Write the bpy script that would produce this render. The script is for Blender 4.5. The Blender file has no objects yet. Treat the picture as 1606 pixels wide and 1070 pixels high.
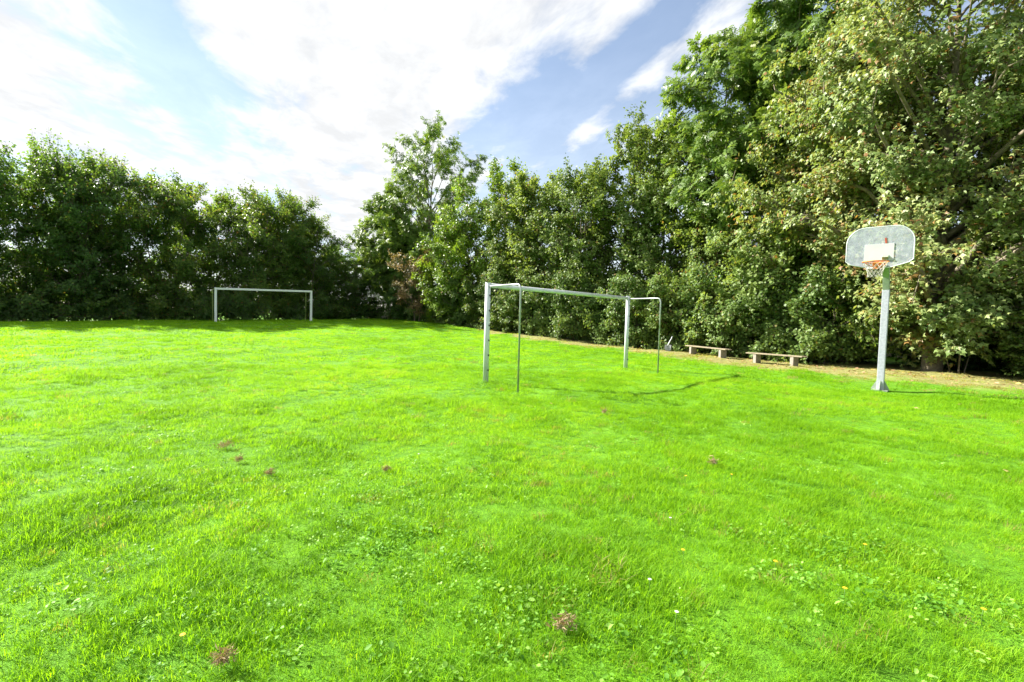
import bpy, bmesh, math, zlib
import numpy as np
from mathutils import Vector, Matrix

scene = bpy.context.scene
COL = scene.collection

# ------------------------------------------------------------------ camera
EYE = 1.34
cam_d = bpy.data.cameras.new('camera')
cam_d.sensor_width = 36.0
cam_d.lens = 17.0
cam_d.clip_start = 0.05
cam_d.clip_end = 3000.0
cam = bpy.data.objects.new('camera', cam_d)
COL.objects.link(cam)
cam.matrix_world = (Matrix.Translation((0, 0, EYE))
                    @ Matrix.Rotation(math.radians(90 - 2.64), 4, 'X')
                    @ Matrix.Rotation(0.027, 4, 'Z'))
scene.camera = cam

# ------------------------------------------------------------------ light
SUN_EL = math.radians(34.0)
SUN_AZ = Vector((-0.91, 0.41)).normalized()          # horizontal direction TO the sun
SUN_DIR = Vector((SUN_AZ.x * math.cos(SUN_EL), SUN_AZ.y * math.cos(SUN_EL), math.sin(SUN_EL)))
sun_d = bpy.data.lights.new('sun', 'SUN')
sun_d.energy = 5.0
sun_d.angle = math.radians(0.6)
sun_d.color = (1.0, 0.95, 0.86)
sun = bpy.data.objects.new('sun', sun_d)
COL.objects.link(sun)
sun.rotation_euler = SUN_DIR.to_track_quat('Z', 'Y').to_euler()

scene.view_settings.view_transform = 'Standard'
scene.view_settings.look = 'None'
scene.view_settings.gamma = 1.0
scene.view_settings.exposure = 1.85
scene.view_settings.use_curve_mapping = False
scene.cycles.use_adaptive_sampling = True
scene.cycles.adaptive_threshold = 0.02
scene.cycles.max_bounces = 6
scene.cycles.diffuse_bounces = 3
scene.cycles.glossy_bounces = 2
scene.cycles.transmission_bounces = 6
scene.cycles.transparent_max_bounces = 12


class NT:
    """tiny node-tree helper"""
    def __init__(self, tree):
        self.t = tree; self.n = tree.nodes; self.l = tree.links
    def add(self, kind, **kw):
        nd = self.n.new(kind)
        for k, v in kw.items():
            setattr(nd, k, v)
        return nd
    def put(self, sock, v):
        if isinstance(v, bpy.types.NodeSocket):
            self.l.new(v, sock)
        elif v is not None:
            sock.default_value = v
    def math(self, op, a, b=None, c=None, clamp=False):
        nd = self.add('ShaderNodeMath', operation=op, use_clamp=clamp)
        for i, v in enumerate((a, b, c)):
            if v is not None:
                self.put(nd.inputs[i], v)
        return nd.outputs[0]
    def mix(self, fac, a, b, kind='MIX'):
        nd = self.add('ShaderNodeMix', data_type='RGBA', blend_type=kind)
        self.put(nd.inputs['Factor'], fac)
        ca = [s for s in nd.inputs if s.name == 'A' and s.type == 'RGBA'][0]
        cb = [s for s in nd.inputs if s.name == 'B' and s.type == 'RGBA'][0]
        self.put(ca, a); self.put(cb, b)
        return [s for s in nd.outputs if s.type == 'RGBA'][0]
    def ramp(self, fac, stops, interp='LINEAR'):
        nd = self.add('ShaderNodeValToRGB')
        cr = nd.color_ramp; cr.interpolation = interp
        while len(cr.elements) < len(stops):
            cr.elements.new(0.5)
        for e, (p, c) in zip(cr.elements, stops):
            e.position = p; e.color = c if len(c) == 4 else (*c, 1)
        self.put(nd.inputs[0], fac)
        return nd.outputs[0]
    def noise(self, vec, scale, detail=4, rough=0.55, dist=0.0):
        nd = self.add('ShaderNodeTexNoise')
        nd.inputs['Scale'].default_value = scale
        nd.inputs['Detail'].default_value = detail
        nd.inputs['Roughness'].default_value = rough
        nd.inputs['Distortion'].default_value = dist
        if vec is not None:
            self.l.new(vec, nd.inputs['Vector'])
        return nd.outputs[0]
    def maprange(self, v, a, b, c=0.0, d=1.0, smooth=True):
        nd = self.add('ShaderNodeMapRange')
        nd.interpolation_type = 'SMOOTHSTEP' if smooth else 'LINEAR'
        self.put(nd.inputs[0], v)
        for i, q in enumerate((a, b, c, d)):
            nd.inputs[i + 1].default_value = q
        return nd.outputs[0]


def g3(v):
    return (v, v, v, 1)


# ------------------------------------------------------------------ sky
world = bpy.data.worlds.new('World')
scene.world = world
world.use_nodes = True
w = NT(world.node_tree)
for nd in list(w.n):
    w.n.remove(nd)
sky = w.add('ShaderNodeTexSky', sky_type='NISHITA')
sky.sun_disc = False
sky.sun_elevation = SUN_EL
sky.sun_rotation = math.atan2(SUN_AZ.x, SUN_AZ.y)
sky.air_density = 1.0
sky.dust_density = 0.15
sky.ozone_density = 1.0
tc = w.add('ShaderNodeTexCoord')
sep = w.add('ShaderNodeSeparateXYZ')
w.l.new(tc.outputs['Generated'], sep.inputs[0])
zc = w.math('MAXIMUM', sep.outputs[2], 0.035)
pp = w.math('DIVIDE', w.math('ADD', w.math('MULTIPLY', sep.outputs[0], 0.952), w.math('MULTIPLY', sep.outputs[1], 0.305)), zc)
qq = w.math('DIVIDE', w.math('ADD', w.math('MULTIPLY', sep.outputs[0], -0.305), w.math('MULTIPLY', sep.outputs[1], 0.952)), zc)
cmb = w.add('ShaderNodeCombineXYZ')
w.put(cmb.inputs[0], pp)
w.put(cmb.inputs[1], w.math('MULTIPLY', qq, 0.42))
cv = cmb.outputs[0]
big = w.noise(cv, 1.5, 6, 0.55, 0.25)
cmb2 = w.add('ShaderNodeCombineXYZ')
w.put(cmb2.inputs[0], pp); w.put(cmb2.inputs[1], w.math('MULTIPLY', qq, 0.6)); cmb2.inputs[2].default_value = 3.7
fine = w.noise(cmb2.outputs[0], 4.0, 8, 0.6, 0.3)
# streets of cloud: cover as a function of the cross-wind coordinate p
pn = w.maprange(pp, -3.0, 3.0, 0.0, 1.0, smooth=False)
def pst(p):
    return (p + 3.0) / 6.0
cover = w.ramp(pn, [(pst(-3.0), g3(.50)), (pst(-1.5), g3(.64)), (pst(-0.95), g3(.58)), (pst(-0.62), g3(.51)),
                    (pst(-0.42), g3(.66)), (pst(0.15), g3(.72)), (pst(0.50), g3(.66)), (pst(0.80), g3(.58)),
                    (pst(0.98), g3(.36)), (pst(1.10), g3(.50)), (pst(1.28), g3(.38)), (pst(1.8), g3(.45)), (pst(3.0), g3(.50))])
dens = w.math('ADD', w.math('ADD', cover, w.math('MULTIPLY', w.math('SUBTRACT', big, 0.5), 0.95)),
              w.math('MULTIPLY', w.math('SUBTRACT', fine, 0.5), 0.42))
dp = w.math('DIVIDE', w.math('SUBTRACT', pp, 1.18), 0.24); dq = w.math('DIVIDE', w.math('SUBTRACT', qq, 1.40), 0.60)
bank = w.math('EXPONENT', w.math('MULTIPLY', w.math('ADD', w.math('MULTIPLY', dp, dp), w.math('MULTIPLY', dq, dq)), -1.0))
dens = w.math('ADD', dens, w.math('MULTIPLY', bank, 0.17))
cloud = w.maprange(dens, 0.40, 0.66)
veil = w.math('MULTIPLY', w.maprange(sep.outputs[2], 0.0, 0.6, 0.60, 0.12), 1.0)
cloud = w.math('MAXIMUM', cloud, veil)
shade = w.maprange(fine, 0.34, 0.66, 0.85, 1.08)
ccol = w.mix(1.0, (4.95, 5.03, 5.12, 1), w.math('MULTIPLY', shade, 1.0), 'MULTIPLY')
skyc = w.mix(cloud, sky.outputs[0], ccol)
bg = w.add('ShaderNodeBackground')
w.l.new(skyc, bg.inputs[0])
bg.inputs[1].default_value = 0.059
wo = w.add('ShaderNodeOutputWorld')
w.l.new(bg.outputs[0], wo.inputs[0])

# ------------------------------------------------------------------ helpers


def new_mat(name):
    m = bpy.data.materials.new(name)
    m.use_nodes = True
    t = NT(m.node_tree)
    bs = [x for x in t.n if x.type == 'BSDF_PRINCIPLED'][0]
    out = [x for x in t.n if x.type == 'OUTPUT_MATERIAL'][0]
    return m, t, bs, out


def objcoord(t):
    return t.add('ShaderNodeTexCoord').outputs['Object']


def geopos(t):
    return t.add('ShaderNodeNewGeometry').outputs['Position']


def plain(name, col, rough=0.6, metal=0.0, var=0.15, scale=8.0, bump=0.0, dirt=None, spec=0.5):
    m, t, bs, out = new_mat(name)
    co = objcoord(t)
    n = t.noise(co, scale, 5, 0.6)
    c = t.mix(t.maprange(n, 0.3, 0.7), tuple(x * (1 - var) for x in col) + (1,), tuple(min(1, x * (1 + var)) for x in col) + (1,))
    if dirt:
        n2 = t.noise(co, scale * 0.37, 6, 0.7)
        c = t.mix(t.maprange(n2, 0.52, 0.72, 0, 0.7), c, (*dirt, 1))
    t.put(bs.inputs['Base Color'], c)
    bs.inputs['Roughness'].default_value = rough
    bs.inputs['Metallic'].default_value = metal
    bs.inputs['Specular IOR Level'].default_value = spec
    if bump:
        b = t.add('ShaderNodeBump')
        b.inputs['Strength'].default_value = bump
        b.inputs['Distance'].default_value = 0.01
        t.l.new(t.noise(co, scale * 4, 6, 0.65), b.inputs['Height'])
        t.l.new(b.outputs[0], bs.inputs['Normal'])
    return m


def leaf_mat(name, stops, trans=0.42, tcol=(1.25, 1.15, 0.5), rough=0.42, spec=0.35, instancer=False):
    """stops: colour ramp over the per-leaf value 'tint'."""
    m, t, bs, out = new_mat(name)
    at = t.add('ShaderNodeAttribute', attribute_name='tint')
    if instancer:
        at.attribute_type = 'INSTANCER'
    c = t.ramp(at.outputs['Fac'], stops)
    t.put(bs.inputs['Base Color'], c)
    bs.inputs['Roughness'].default_value = rough
    bs.inputs['Specular IOR Level'].default_value = spec
    tr = t.add('ShaderNodeBsdfTranslucent')
    tc_ = t.mix(1.0, c, (*tcol, 1), 'MULTIPLY')
    t.put(tr.inputs[0], tc_)
    mx = t.add('ShaderNodeMixShader')
    mx.inputs[0].default_value = trans
    t.l.new(bs.outputs[0], mx.inputs[1]); t.l.new(tr.outputs[0], mx.inputs[2])
    t.l.new(mx.outputs[0], out.inputs[0])
    return m


def mesh_np(name, V, faces_idx, loop_tot, mat, tint=None, smooth=False):
    """V (n,3), flat vertex index per loop, loop count per face (scalar or array)."""
    me = bpy.data.meshes.new(name)
    V = np.asarray(V, np.float32); fi = np.asarray(faces_idx, np.int32).ravel()
    lt = np.asarray(loop_tot, np.int32)
    if lt.ndim == 0:
        lt = np.full(len(fi) // int(lt), int(lt), np.int32)
    ls = np.concatenate(([0], np.cumsum(lt)[:-1])).astype(np.int32)
    me.vertices.add(len(V)); me.vertices.foreach_set('co', V.ravel())
    me.loops.add(len(fi)); me.loops.foreach_set('vertex_index', fi)
    me.polygons.add(len(lt)); me.polygons.foreach_set('loop_start', ls); me.polygons.foreach_set('loop_total', lt)
    if smooth:
        me.polygons.foreach_set('use_smooth', np.ones(len(lt), bool))
    if tint is not None:
        a = me.attributes.new('tint', 'FLOAT', 'FACE')
        a.data.foreach_set('value', np.asarray(tint, np.float32))
    me.update(calc_edges=True)
    if mat:
        me.materials.append(mat)
    return me


def link(name, me, parent=None, loc=None, rotz=None):
    o = bpy.data.objects.new(name, me)
    COL.objects.link(o)
    if parent is not None:
        o.parent = parent
    if loc is not None:
        o.location = loc
    if rotz is not None:
        o.rotation_euler = (0, 0, rotz)
    return o


def tag(o, label, cat, group=None):
    o['label'] = label; o['category'] = cat
    if group:
        o['group'] = group
    return o


def thing(name, label, cat, loc=(0, 0, 0), rotz=0.0, group=None):
    return tag(link(name, None, None, loc, rotz), label, cat, group)


def structure(o):
    o['kind'] = 'structure'
    return o


class MB:
    """collects simple solids and links them as one mesh"""
    def __init__(self):
        self.bm = bmesh.new()
    def box(self, c, s, rot=None, bevel=0.0):
        r = bmesh.ops.create_cube(self.bm, size=1.0)
        M = Matrix.Translation(c) @ (rot.to_4x4() if rot else Matrix.Identity(4)) @ Matrix.Diagonal((*s, 1))
        bmesh.ops.transform(self.bm, matrix=M, verts=r['verts'])
        if bevel:
            es = list({e for v in r['verts'] for e in v.link_edges})
            bmesh.ops.bevel(self.bm, geom=es, offset=bevel, segments=2, affect='EDGES', profile=0.7)
        return self
    def tube(self, pts, rad, n=10, cap=True):
        pts = [Vector(p) for p in pts]
        rads = rad if isinstance(rad, (list, tuple)) else [rad] * len(pts)
        ring0 = None; ref = None; rings = []
        for i, p in enumerate(pts):
            d = (pts[min(i + 1, len(pts) - 1)] - pts[max(i - 1, 0)]).normalized()
            if ref is None:
                ref = Vector((0, 0, 1)) if abs(d.z) < 0.9 else Vector((1, 0, 0))
            a = d.cross(ref).normalized(); b = a.cross(d).normalized(); ref = b
            rings.append([self.bm.verts.new(p + (a * math.cos(2 * math.pi * k / n) + b * math.sin(2 * math.pi * k / n)) * rads[i]) for k in range(n)])
        for r0, r1 in zip(rings, rings[1:]):
            for k in range(n):
                self.bm.faces.new((r0[k], r0[(k + 1) % n], r1[(k + 1) % n], r1[k])).smooth = True
        if cap:
            self.bm.faces.new(rings[0][::-1]); self.bm.faces.new(rings[-1])
        return self
    def prism(self, outline, M, thick):
        """outline: 2-D points in local xz, extruded along local y by thick (centred)"""
        f = [self.bm.verts.new(M @ Vector((x, -thick / 2, z))) for x, z in outline]
        b = [self.bm.verts.new(M @ Vector((x, thick / 2, z))) for x, z in outline]
        self.bm.faces.new(f); self.bm.faces.new(b[::-1])
        k = len(f)
        for i in range(k):
            self.bm.faces.new((f[i], b[i], b[(i + 1) % k], f[(i + 1) % k]))
        return self
    def torus(self, c, R, r, M=None, n=36, k=8):
        M = M or Matrix.Identity(3); c = Vector(c)
        g = []
        for i in range(n):
            a = 2 * math.pi * i / n
            g.append([self.bm.verts.new(c + M @ Vector(((R + r * math.cos(2 * math.pi * j / k)) * math.cos(a), (R + r * math.cos(2 * math.pi * j / k)) * math.sin(a), r * math.sin(2 * math.pi * j / k)))) for j in range(k)])
        for i in range(n):
            for j in range(k):
                self.bm.faces.new((g[i][j], g[(i + 1) % n][j], g[(i + 1) % n][(j + 1) % k], g[i][(j + 1) % k])).smooth = True
        return self
    def build(self, name, mat, parent=None, loc=None, rotz=None):
        bmesh.ops.recalc_face_normals(self.bm, faces=self.bm.faces)
        me = bpy.data.meshes.new(name)
        self.bm.to_mesh(me); self.bm.free()
        me.materials.append(mat)
        return link(name, me, parent, loc, rotz)


# ------------------------------------------------------------------ terrain
def bumps(x, y):
    return (0.030 * np.sin(1.7 * x + 0.8 * y + 1.3) * np.cos(0.9 * x - 1.9 * y)
            + 0.012 * np.sin(3.9 * x - 2.2 * y + 0.4) + 0.010 * np.sin(2.1 * x + 4.6 * y + 2.0)
            + 0.035 * np.sin(0.55 * x + 0.35 * y) * np.cos(0.3 * x - 0.6 * y + 0.8))


def gz(x, y):
    x = np.asarray(x, float); y = np.asarray(y, float)
    u = -0.67 * x + 0.74 * y
    t = np.clip((u - 8) / 32, 0, 1); s = t * t * (3 - 2 * t)
    amp = np.clip(1.1 + 0.035 * (np.minimum(x, -8) + 8), 0.33, 1.1)
    near = np.clip(1 - (np.hypot(x, y) - 30) / 60, 0, 1)
    return s * amp + bumps(x, y) * near


def gzf(x, y):
    return float(gz(x, y))


# edge of the lawn along the right-hand trees, from behind the camera to the far corner
EDGE = np.array([(18.5, 2.0), (16.2, 8.0), (14.3, 13.0), (11.9, 16.0), (9.9, 17.9), (7.7, 22.2), (5.2, 24.4), (2.5, 26.6), (-3.1, 33.2), (-10.8, 38.9)])
BACK0 = np.array((-10.8, 38.9)); BACKD = np.array((-0.752, -0.659))   # edge behind the far goal, walking left


def polydist(x, y, pl):
    x = np.asarray(x, float); y = np.asarray(y, float)
    best = np.full(np.broadcast(x, y).shape, 1e9)
    for a, b in zip(pl, pl[1:]):
        d = b - a; L = d @ d
        t = np.clip(((x - a[0]) * d[0] + (y - a[1]) * d[1]) / L, 0, 1)
        best = np.minimum(best, np.hypot(x - a[0] - t * d[0], y - a[1] - t * d[1]))
    return best


BACK = np.array([BACK0, BACK0 + BACKD * 42])


def dryness(x, y):
    """0 on the green, 1 on the bare strip under the trees on the right"""
    d = polydist(x, y, EDGE[:-1])
    wob = 0.9 * np.sin(1.3 * x + 0.7) * np.cos(1.1 * y) + 0.6 * np.sin(2.9 * x - 1.7 * y) + 0.5 * np.sin(5.1 * x + 3.3 * y)
    wide = np.interp(y, [0, 12, 18, 24, 32], [5.0, 4.6, 3.4, 2.1, 0.9])
    return np.clip(1.15 - (d + wob * 0.5) / wide, 0, 1)


def axis(lo, hi, step, far):
    a = list(np.arange(lo, hi + 1e-6, step)); q = step
    while a[-1] < far:
        q *= 1.35; a.append(a[-1] + q)
    q = step
    while a[0] > -far:
        q *= 1.35; a.insert(0, a[0] - q)
    return np.array(a)


gx = axis(-34, 20, 0.4, 900); gy = axis(-6, 44, 0.4, 900)
GX, GY = np.meshgrid(gx, gy, indexing='ij')
GZ = gz(GX, GY)
V = np.stack([GX, GY, GZ], -1).reshape(-1, 3)
ni, nj = GX.shape
I, J = np.meshgrid(np.arange(ni - 1), np.arange(nj - 1), indexing='ij')
F = np.stack([I * nj + J, (I + 1) * nj + J, (I + 1) * nj + J + 1, I * nj + J + 1], -1).reshape(-1)

m_ground, t, bs, out = new_mat('lawn_soil_and_short_grass')
pos = geopos(t)
dry_at = t.add('ShaderNodeAttribute', attribute_name='dry').outputs['Fac']
n1 = t.noise(pos, 0.9, 5, 0.6); n2 = t.noise(pos, 14.0, 6, 0.7); n3 = t.noise(pos, 60.0, 4, 0.7)
green = t.mix(t.maprange(n1, 0.3, 0.7), (0.09, 0.24, 0.010, 1), (0.14, 0.33, 0.014, 1))
green = t.mix(t.maprange(n2, 0.35, 0.72, 0, 0.65), green, (0.07, 0.17, 0.008, 1))
straw = t.mix(t.maprange(n2, 0.35, 0.65), (0.20, 0.20, 0.065, 1), (0.31, 0.30, 0.11, 1))
straw = t.mix(t.maprange(n3, 0.55, 0.72, 0, 0.6), straw, (0.11, 0.075, 0.035, 1))
dmask = t.maprange(t.math('ADD', dry_at, t.math('MULTIPLY', t.math('SUBTRACT', n2, 0.5), 0.6)), 0.10, 0.50)
t.put(bs.inputs['Base Color'], t.mix(dmask, green, straw))
bs.inputs['Roughness'].default_value = 0.9
bs.inputs['Specular IOR Level'].default_value = 0.15
b = t.add('ShaderNodeBump'); b.inputs['Strength'].default_value = 0.8; b.inputs['Distance'].default_value = 0.03
t.l.new(t.math('ADD', n2, n3), b.inputs['Height']); t.l.new(b.outputs[0], bs.inputs['Normal'])
me = mesh_np('ground', V, F, 4, m_ground, smooth=True)
a = me.attributes.new('dry', 'FLOAT', 'POINT')
dv = np.where((GX > -36) & (GX < 24) & (GY > -8) & (GY < 48), dryness(GX, GY), 0.0)
# beyond the tree line the ground is dry rough grass too
a.data.foreach_set('value', dv.reshape(-1).astype(np.float32))
ground = structure(link('ground', me))

# pale gravel path behind the trees at the far end
m_path = plain('pale_gravel', (0.52, 0.46, 0.38), 0.95, 0, 0.2, 6.0, 0.6)
nrm = np.array((-0.659, 0.752))
tt = np.linspace(-14, 60, 150); ss = np.linspace(4.0, 9.5, 8)
T_, S_ = np.meshgrid(tt, ss, indexing='ij')
PX = BACK0[0] + BACKD[0] * T_ + nrm[0] * S_; PY = BACK0[1] + BACKD[1] * T_ + nrm[1] * S_
V = np.stack([PX, PY, gz(PX, PY) + 0.03], -1).reshape(-1, 3)
ni, nj = PX.shape
I, J = np.meshgrid(np.arange(ni - 1), np.arange(nj - 1), indexing='ij')
F = np.stack([I * nj + J, (I + 1) * nj + J, (I + 1) * nj + J + 1, I * nj + J + 1], -1).reshape(-1)
structure(link('path', mesh_np('path', V, F, 4, m_path, smooth=True)))

# ------------------------------------------------------------------ trees
rng = np.random.default_rng(11)


def unit(v):
    return v / np.maximum(np.linalg.norm(v, axis=-1, keepdims=True), 1e-9)


class Wood:
    def __init__(self):
        self.V = []; self.F = []; self.n = 0
    def tubes(self, P, R, sides):
        """P (B,K,3) R (B,K)"""
        B, K, _ = P.shape
        if B == 0:
            return
        T = np.empty_like(P)
        T[:, 1:-1] = P[:, 2:] - P[:, :-2]; T[:, 0] = P[:, 1] - P[:, 0]; T[:, -1] = P[:, -1] - P[:, -2]
        T = unit(T)
        ref = np.where(np.abs(T[..., 2:3]) < 0.8, np.array([0, 0, 1.0]), np.array([1.0, 0.0, 0]))
        A = unit(np.cross(T, ref)); Bn = np.cross(A, T)
        ang = np.arange(sides) * 2 * np.pi / sides
        ring = (P[:, :, None] + R[:, :, None, None] * (A[:, :, None] * np.cos(ang)[None, None, :, None] + Bn[:, :, None] * np.sin(ang)[None, None, :, None]))
        self.V.append(ring.reshape(-1, 3))
        idx = self.n + np.arange(B * K * sides).reshape(B, K, sides)
        nx = np.roll(idx, -1, axis=2)
        q = np.stack([idx[:, :-1], nx[:, :-1], nx[:, 1:], idx[:, 1:]], -1)
        self.F.append(q.reshape(-1)); self.n += B * K * sides
    def mesh(self, name, mat):
        return mesh_np(name, np.concatenate(self.V), np.concatenate(self.F), 4, mat, smooth=True)


# leaf shapes: x across, y along the leaf, z out of its face; every leaf 1 long
L_OVAL = (np.array([(0, 0, 0), (0.30, 0.42, 0.07), (0, 1.0, -0.06), (-0.30, 0.42, 0.07)]), [(0, 1, 2, 3)])
L_BROAD = (np.array([(0, 0, 0), (0.44, 0.46, 0.08), (0, 1.0, -0.08), (-0.44, 0.46, 0.08)]), [(0, 1, 2, 3)])
L_ROUND = (np.array([(0, 0, 0), (0.42, 0.30, 0.05), (0.36, 0.72, 0.03), (0, 1.0, -0.10), (-0.36, 0.72, 0.03), (-0.42, 0.30, 0.05)]), [(0, 1, 2, 3), (0, 3, 4, 5)])
L_LOBED = (np.array([(0, 0, 0), (0.55, 0.40, -0.05), (0.20, 0.52, 0.06), (0, 1.0, -0.12), (-0.20, 0.52, 0.06), (-0.55, 0.40, -0.05)]),
           [(0, 1, 2), (0, 2, 3, 4), (0, 4, 5)])


def pinnate():
    v = []; f = []
    def leaflet(y, side, L):
        n = len(v); dx = side
        if side == 0:
            pts = [(0, y, 0), (0.11, y + L * .5, .02), (0, y + L, -.05), (-0.11, y + L * .5, .02)]
        else:
            pts = [(0, y, 0), (dx * L * .55, y + L * .18 - .07, .02), (dx * L * 1.0, y + L * .50, -.07), (dx * L * .45, y + L * .30 + .10, .02)]
        v.extend(pts); f.append((n, n + 1, n + 2, n + 3) if side >= 0 else (n + 3, n + 2, n + 1, n))
    for y in (0.22, 0.42, 0.60):
        leaflet(y, 1, 0.36); leaflet(y, -1, 0.36)
    leaflet(0.70, 0, 0.36)
    return np.array(v, float), f


L_ASH = pinnate()


def leaves_mesh(name, shape, P, N, D, S, tint, mat, wide=1.0):
    tv, tf = shape
    N = unit(N); D = unit(D - N * (D * N).sum(-1, keepdims=True)); X = np.cross(D, N)
    k = len(tv)
    V = (P[:, None] + S[:, None, None] * (X[:, None] * (tv[None, :, 0:1] * wide) + D[:, None] * tv[None, :, 1:2] + N[:, None] * tv[None, :, 2:3]))
    flat = np.concatenate([np.array(q) for q in tf]); lt = np.array([len(q) for q in tf])
    n = len(P)
    F = (flat[None, :] + (np.arange(n) * k)[:, None]).reshape(-1)
    return mesh_np(name, V.reshape(-1, 3), F, np.tile(lt, n), mat, np.repeat(tint, len(tf)))


def rnd_unit(n):
    return unit(rng.normal(size=(n, 3)))


def bez(a, b, c, k):
    t = np.linspace(0, 1, k)[None, :, None]
    return a[:, None] * (1 - t) ** 2 + 2 * b[:, None] * t * (1 - t) + c[:, None] * t * t


def along(P, u):
    """point and tangent at u (B,M) of polylines P (B,K,3)"""
    B, K, _ = P.shape
    x = np.clip(u * (K - 1), 0, K - 1.001); i = x.astype(int); f = (x - i)[..., None]
    bi = np.arange(B)[:, None]
    return P[bi, i] * (1 - f) + P[bi, i + 1] * f, unit(P[bi, i + 1] - P[bi, i])


def make_tree(H, hb, prof, trunk_r, stems=1, stem_spread=0.5, limbs=26, subs=7, twigs=5, nleaf=14,
              leaf=0.11, shape=L_OVAL, steep=0.7, sub_len=0.9, twig_len=0.5, up=0.45, droop=0.2, clump=0.07,
              shoots=0, shoot_len=0.9, lean=(0, 0), lobes=0.25, inner=0.45, depth=1.0, wide=1.0, low_bias=1.0, flat=0.0, odd=0.02):
    """wood meshes and leaf arrays of one tree, base at the origin. depth squashes the crown along local y (a hedge tree)."""
    trunk = Wood(); br = Wood()
    # stems
    K = 9
    tz = np.linspace(0, 1, K)
    ph = rng.uniform(0, 6.28, stems)
    offs = np.stack([np.cos(ph), np.sin(ph)], -1) * (stem_spread * 0.35 if stems > 1 else 0)
    top_h = H * rng.uniform(0.72, 0.9, stems) if stems > 1 else np.array([H * 0.88])
    SP = np.zeros((stems, K, 3))
    for s in range(stems):
        out = (np.array([math.cos(ph[s]), math.sin(ph[s])]) * stem_spread * (1.6 if stems > 1 else 0.25))
        wob = np.cumsum(rng.normal(0, 0.035 * H / 8, (K, 2)), 0) * tz[:, None]
        SP[s, :, :2] = offs[s] + tz[:, None] ** 1.3 * (out + np.array(lean)) + wob
        SP[s, :, 2] = tz * top_h[s] - 0.12
    SR = trunk_r * (1 - 0.88 * tz ** 0.8)[None, :] * rng.uniform(0.75, 1.05, stems)[:, None]
    SR[:, 0] *= 1.22
    trunk.tubes(SP, SR, 12 if trunk_r > 0.12 else 7)
    # limbs to points spread through the crown envelope
    tgrid = np.linspace(0, 1, 60); pr = np.array([prof(q) for q in tgrid])
    wgt = (pr + 0.12) * np.interp(tgrid, [0, 1], [low_bias, 1.0]); cdf = np.cumsum(wgt) / wgt.sum()
    t_ = np.interp((np.arange(limbs) + rng.uniform(0, 1, limbs)) / limbs, cdf, tgrid)
    phi = np.arange(limbs) * 2.39996 + rng.uniform(0, 6.28) + rng.normal(0, 0.25, limbs)
    lob = 1 + lobes * np.sin(3 * phi + 7 * t_ + rng.uniform(0, 6)) * np.cos(5 * t_ * 3 + rng.uniform(0, 6)) + rng.normal(0, lobes * 0.4, limbs)
    rr = np.array([prof(q) for q in t_]) * (inner + (1 - inner) * np.sqrt(rng.uniform(0, 1, limbs))) * lob
    TZ = hb + t_ * (H - hb)
    si = rng.integers(0, stems, limbs)
    cen = np.stack([np.interp(TZ[i], SP[si[i], :, 2], SP[si[i], :, 0]) for i in range(limbs)]), np.stack([np.interp(TZ[i], SP[si[i], :, 2], SP[si[i], :, 1]) for i in range(limbs)])
    T = np.stack([cen[0] + rr * np.cos(phi), cen[1] + rr * np.sin(phi) * depth, TZ], -1)
    zs = np.clip(TZ - rr * steep - 0.1, np.maximum(0.12 * H, hb * 0.55), top_h[si] * 0.97)
    A = np.stack([[np.interp(zs[i], SP[si[i], :, 2], SP[si[i], :, c]) for i in range(limbs)] for c in range(2)] + [zs], -1)
    rad0 = np.stack([np.interp(zs[i], SP[si[i], :, 2], SR[si[i]]) for i in range(limbs)])
    mid = A * 0.45 + T * 0.55 + np.array([0, 0, 1.0]) * (np.linalg.norm(T - A, axis=1) * 0.14 * (1 - flat))[:, None] + rng.normal(0, 0.12, (limbs, 3))
    LP = bez(A, mid, T, 6)
    LP[:, 1:-1] += rng.normal(0, 0.04, LP[:, 1:-1].shape)
    LR = np.minimum(rad0 * 0.6, 0.02 + 0.022 * np.linalg.norm(T - A, axis=1))[:, None] * np.linspace(1, 0.25, 6)[None] + 0.006
    br.tubes(LP, LR, 6)
    # sub-branches
    u = rng.uniform(0.35, 1.0, (limbs, subs)); u[:, 0] = 1.0
    p, d = along(LP, u)
    p = p.reshape(-1, 3); d = d.reshape(-1, 3); n = len(p)
    dirs = unit(d * 0.7 + rnd_unit(n) * 0.85 * np.array([1, 1, 0.7 - 0.4 * flat]) + np.array([0, 0, up * 0.6 * (1 - flat)]))
    L = sub_len * rng.uniform(0.45, 1.1, n)[:, None]
    e = p + dirs * L
    SB = bez(p, p + dirs * L * 0.5 + np.array([0, 0, 0.06]), e, 3)
    br.tubes(SB, np.tile(np.array([0.014, 0.010, 0.005])[None] * (1 + trunk_r * 2), (n, 1)), 4)
    # twigs
    u = rng.uniform(0.15, 1.0, (n, twigs)); u[:, 0] = 1.0
    p2, d2 = along(SB, u)
    p2 = p2.reshape(-1, 3); d2 = d2.reshape(-1, 3); m = len(p2)
    dr2 = unit(d2 * 0.6 + rnd_unit(m) * 0.9 * np.array([1, 1, 0.8 - 0.5 * flat]) + np.array([0, 0, up * 0.5 * (1 - flat)]))
    L2 = twig_len * rng.uniform(0.5, 1.15, m)
    if shoots:
        zt = np.argsort(-(p2[:, 2] + rng.normal(0, 0.35 * H / 8, m)))[:shoots]
        sd = unit(np.array([0, 0, 1.0]) + rng.normal(0, 0.22, (shoots, 3)))
        p2 = np.concatenate([p2, p2[zt]]); dr2 = np.concatenate([dr2, sd])
        L2 = np.concatenate([L2, shoot_len * rng.uniform(0.4, 1.2, shoots)]); m += shoots
    TW = np.stack([p2, p2 + dr2 * L2[:, None]], 1)
    br.tubes(TW, np.tile(np.array([0.006, 0.003])[None], (m, 1)), 3)
    # leaves
    ul = rng.uniform(0.1, 1.05, (m, nleaf))
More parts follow.
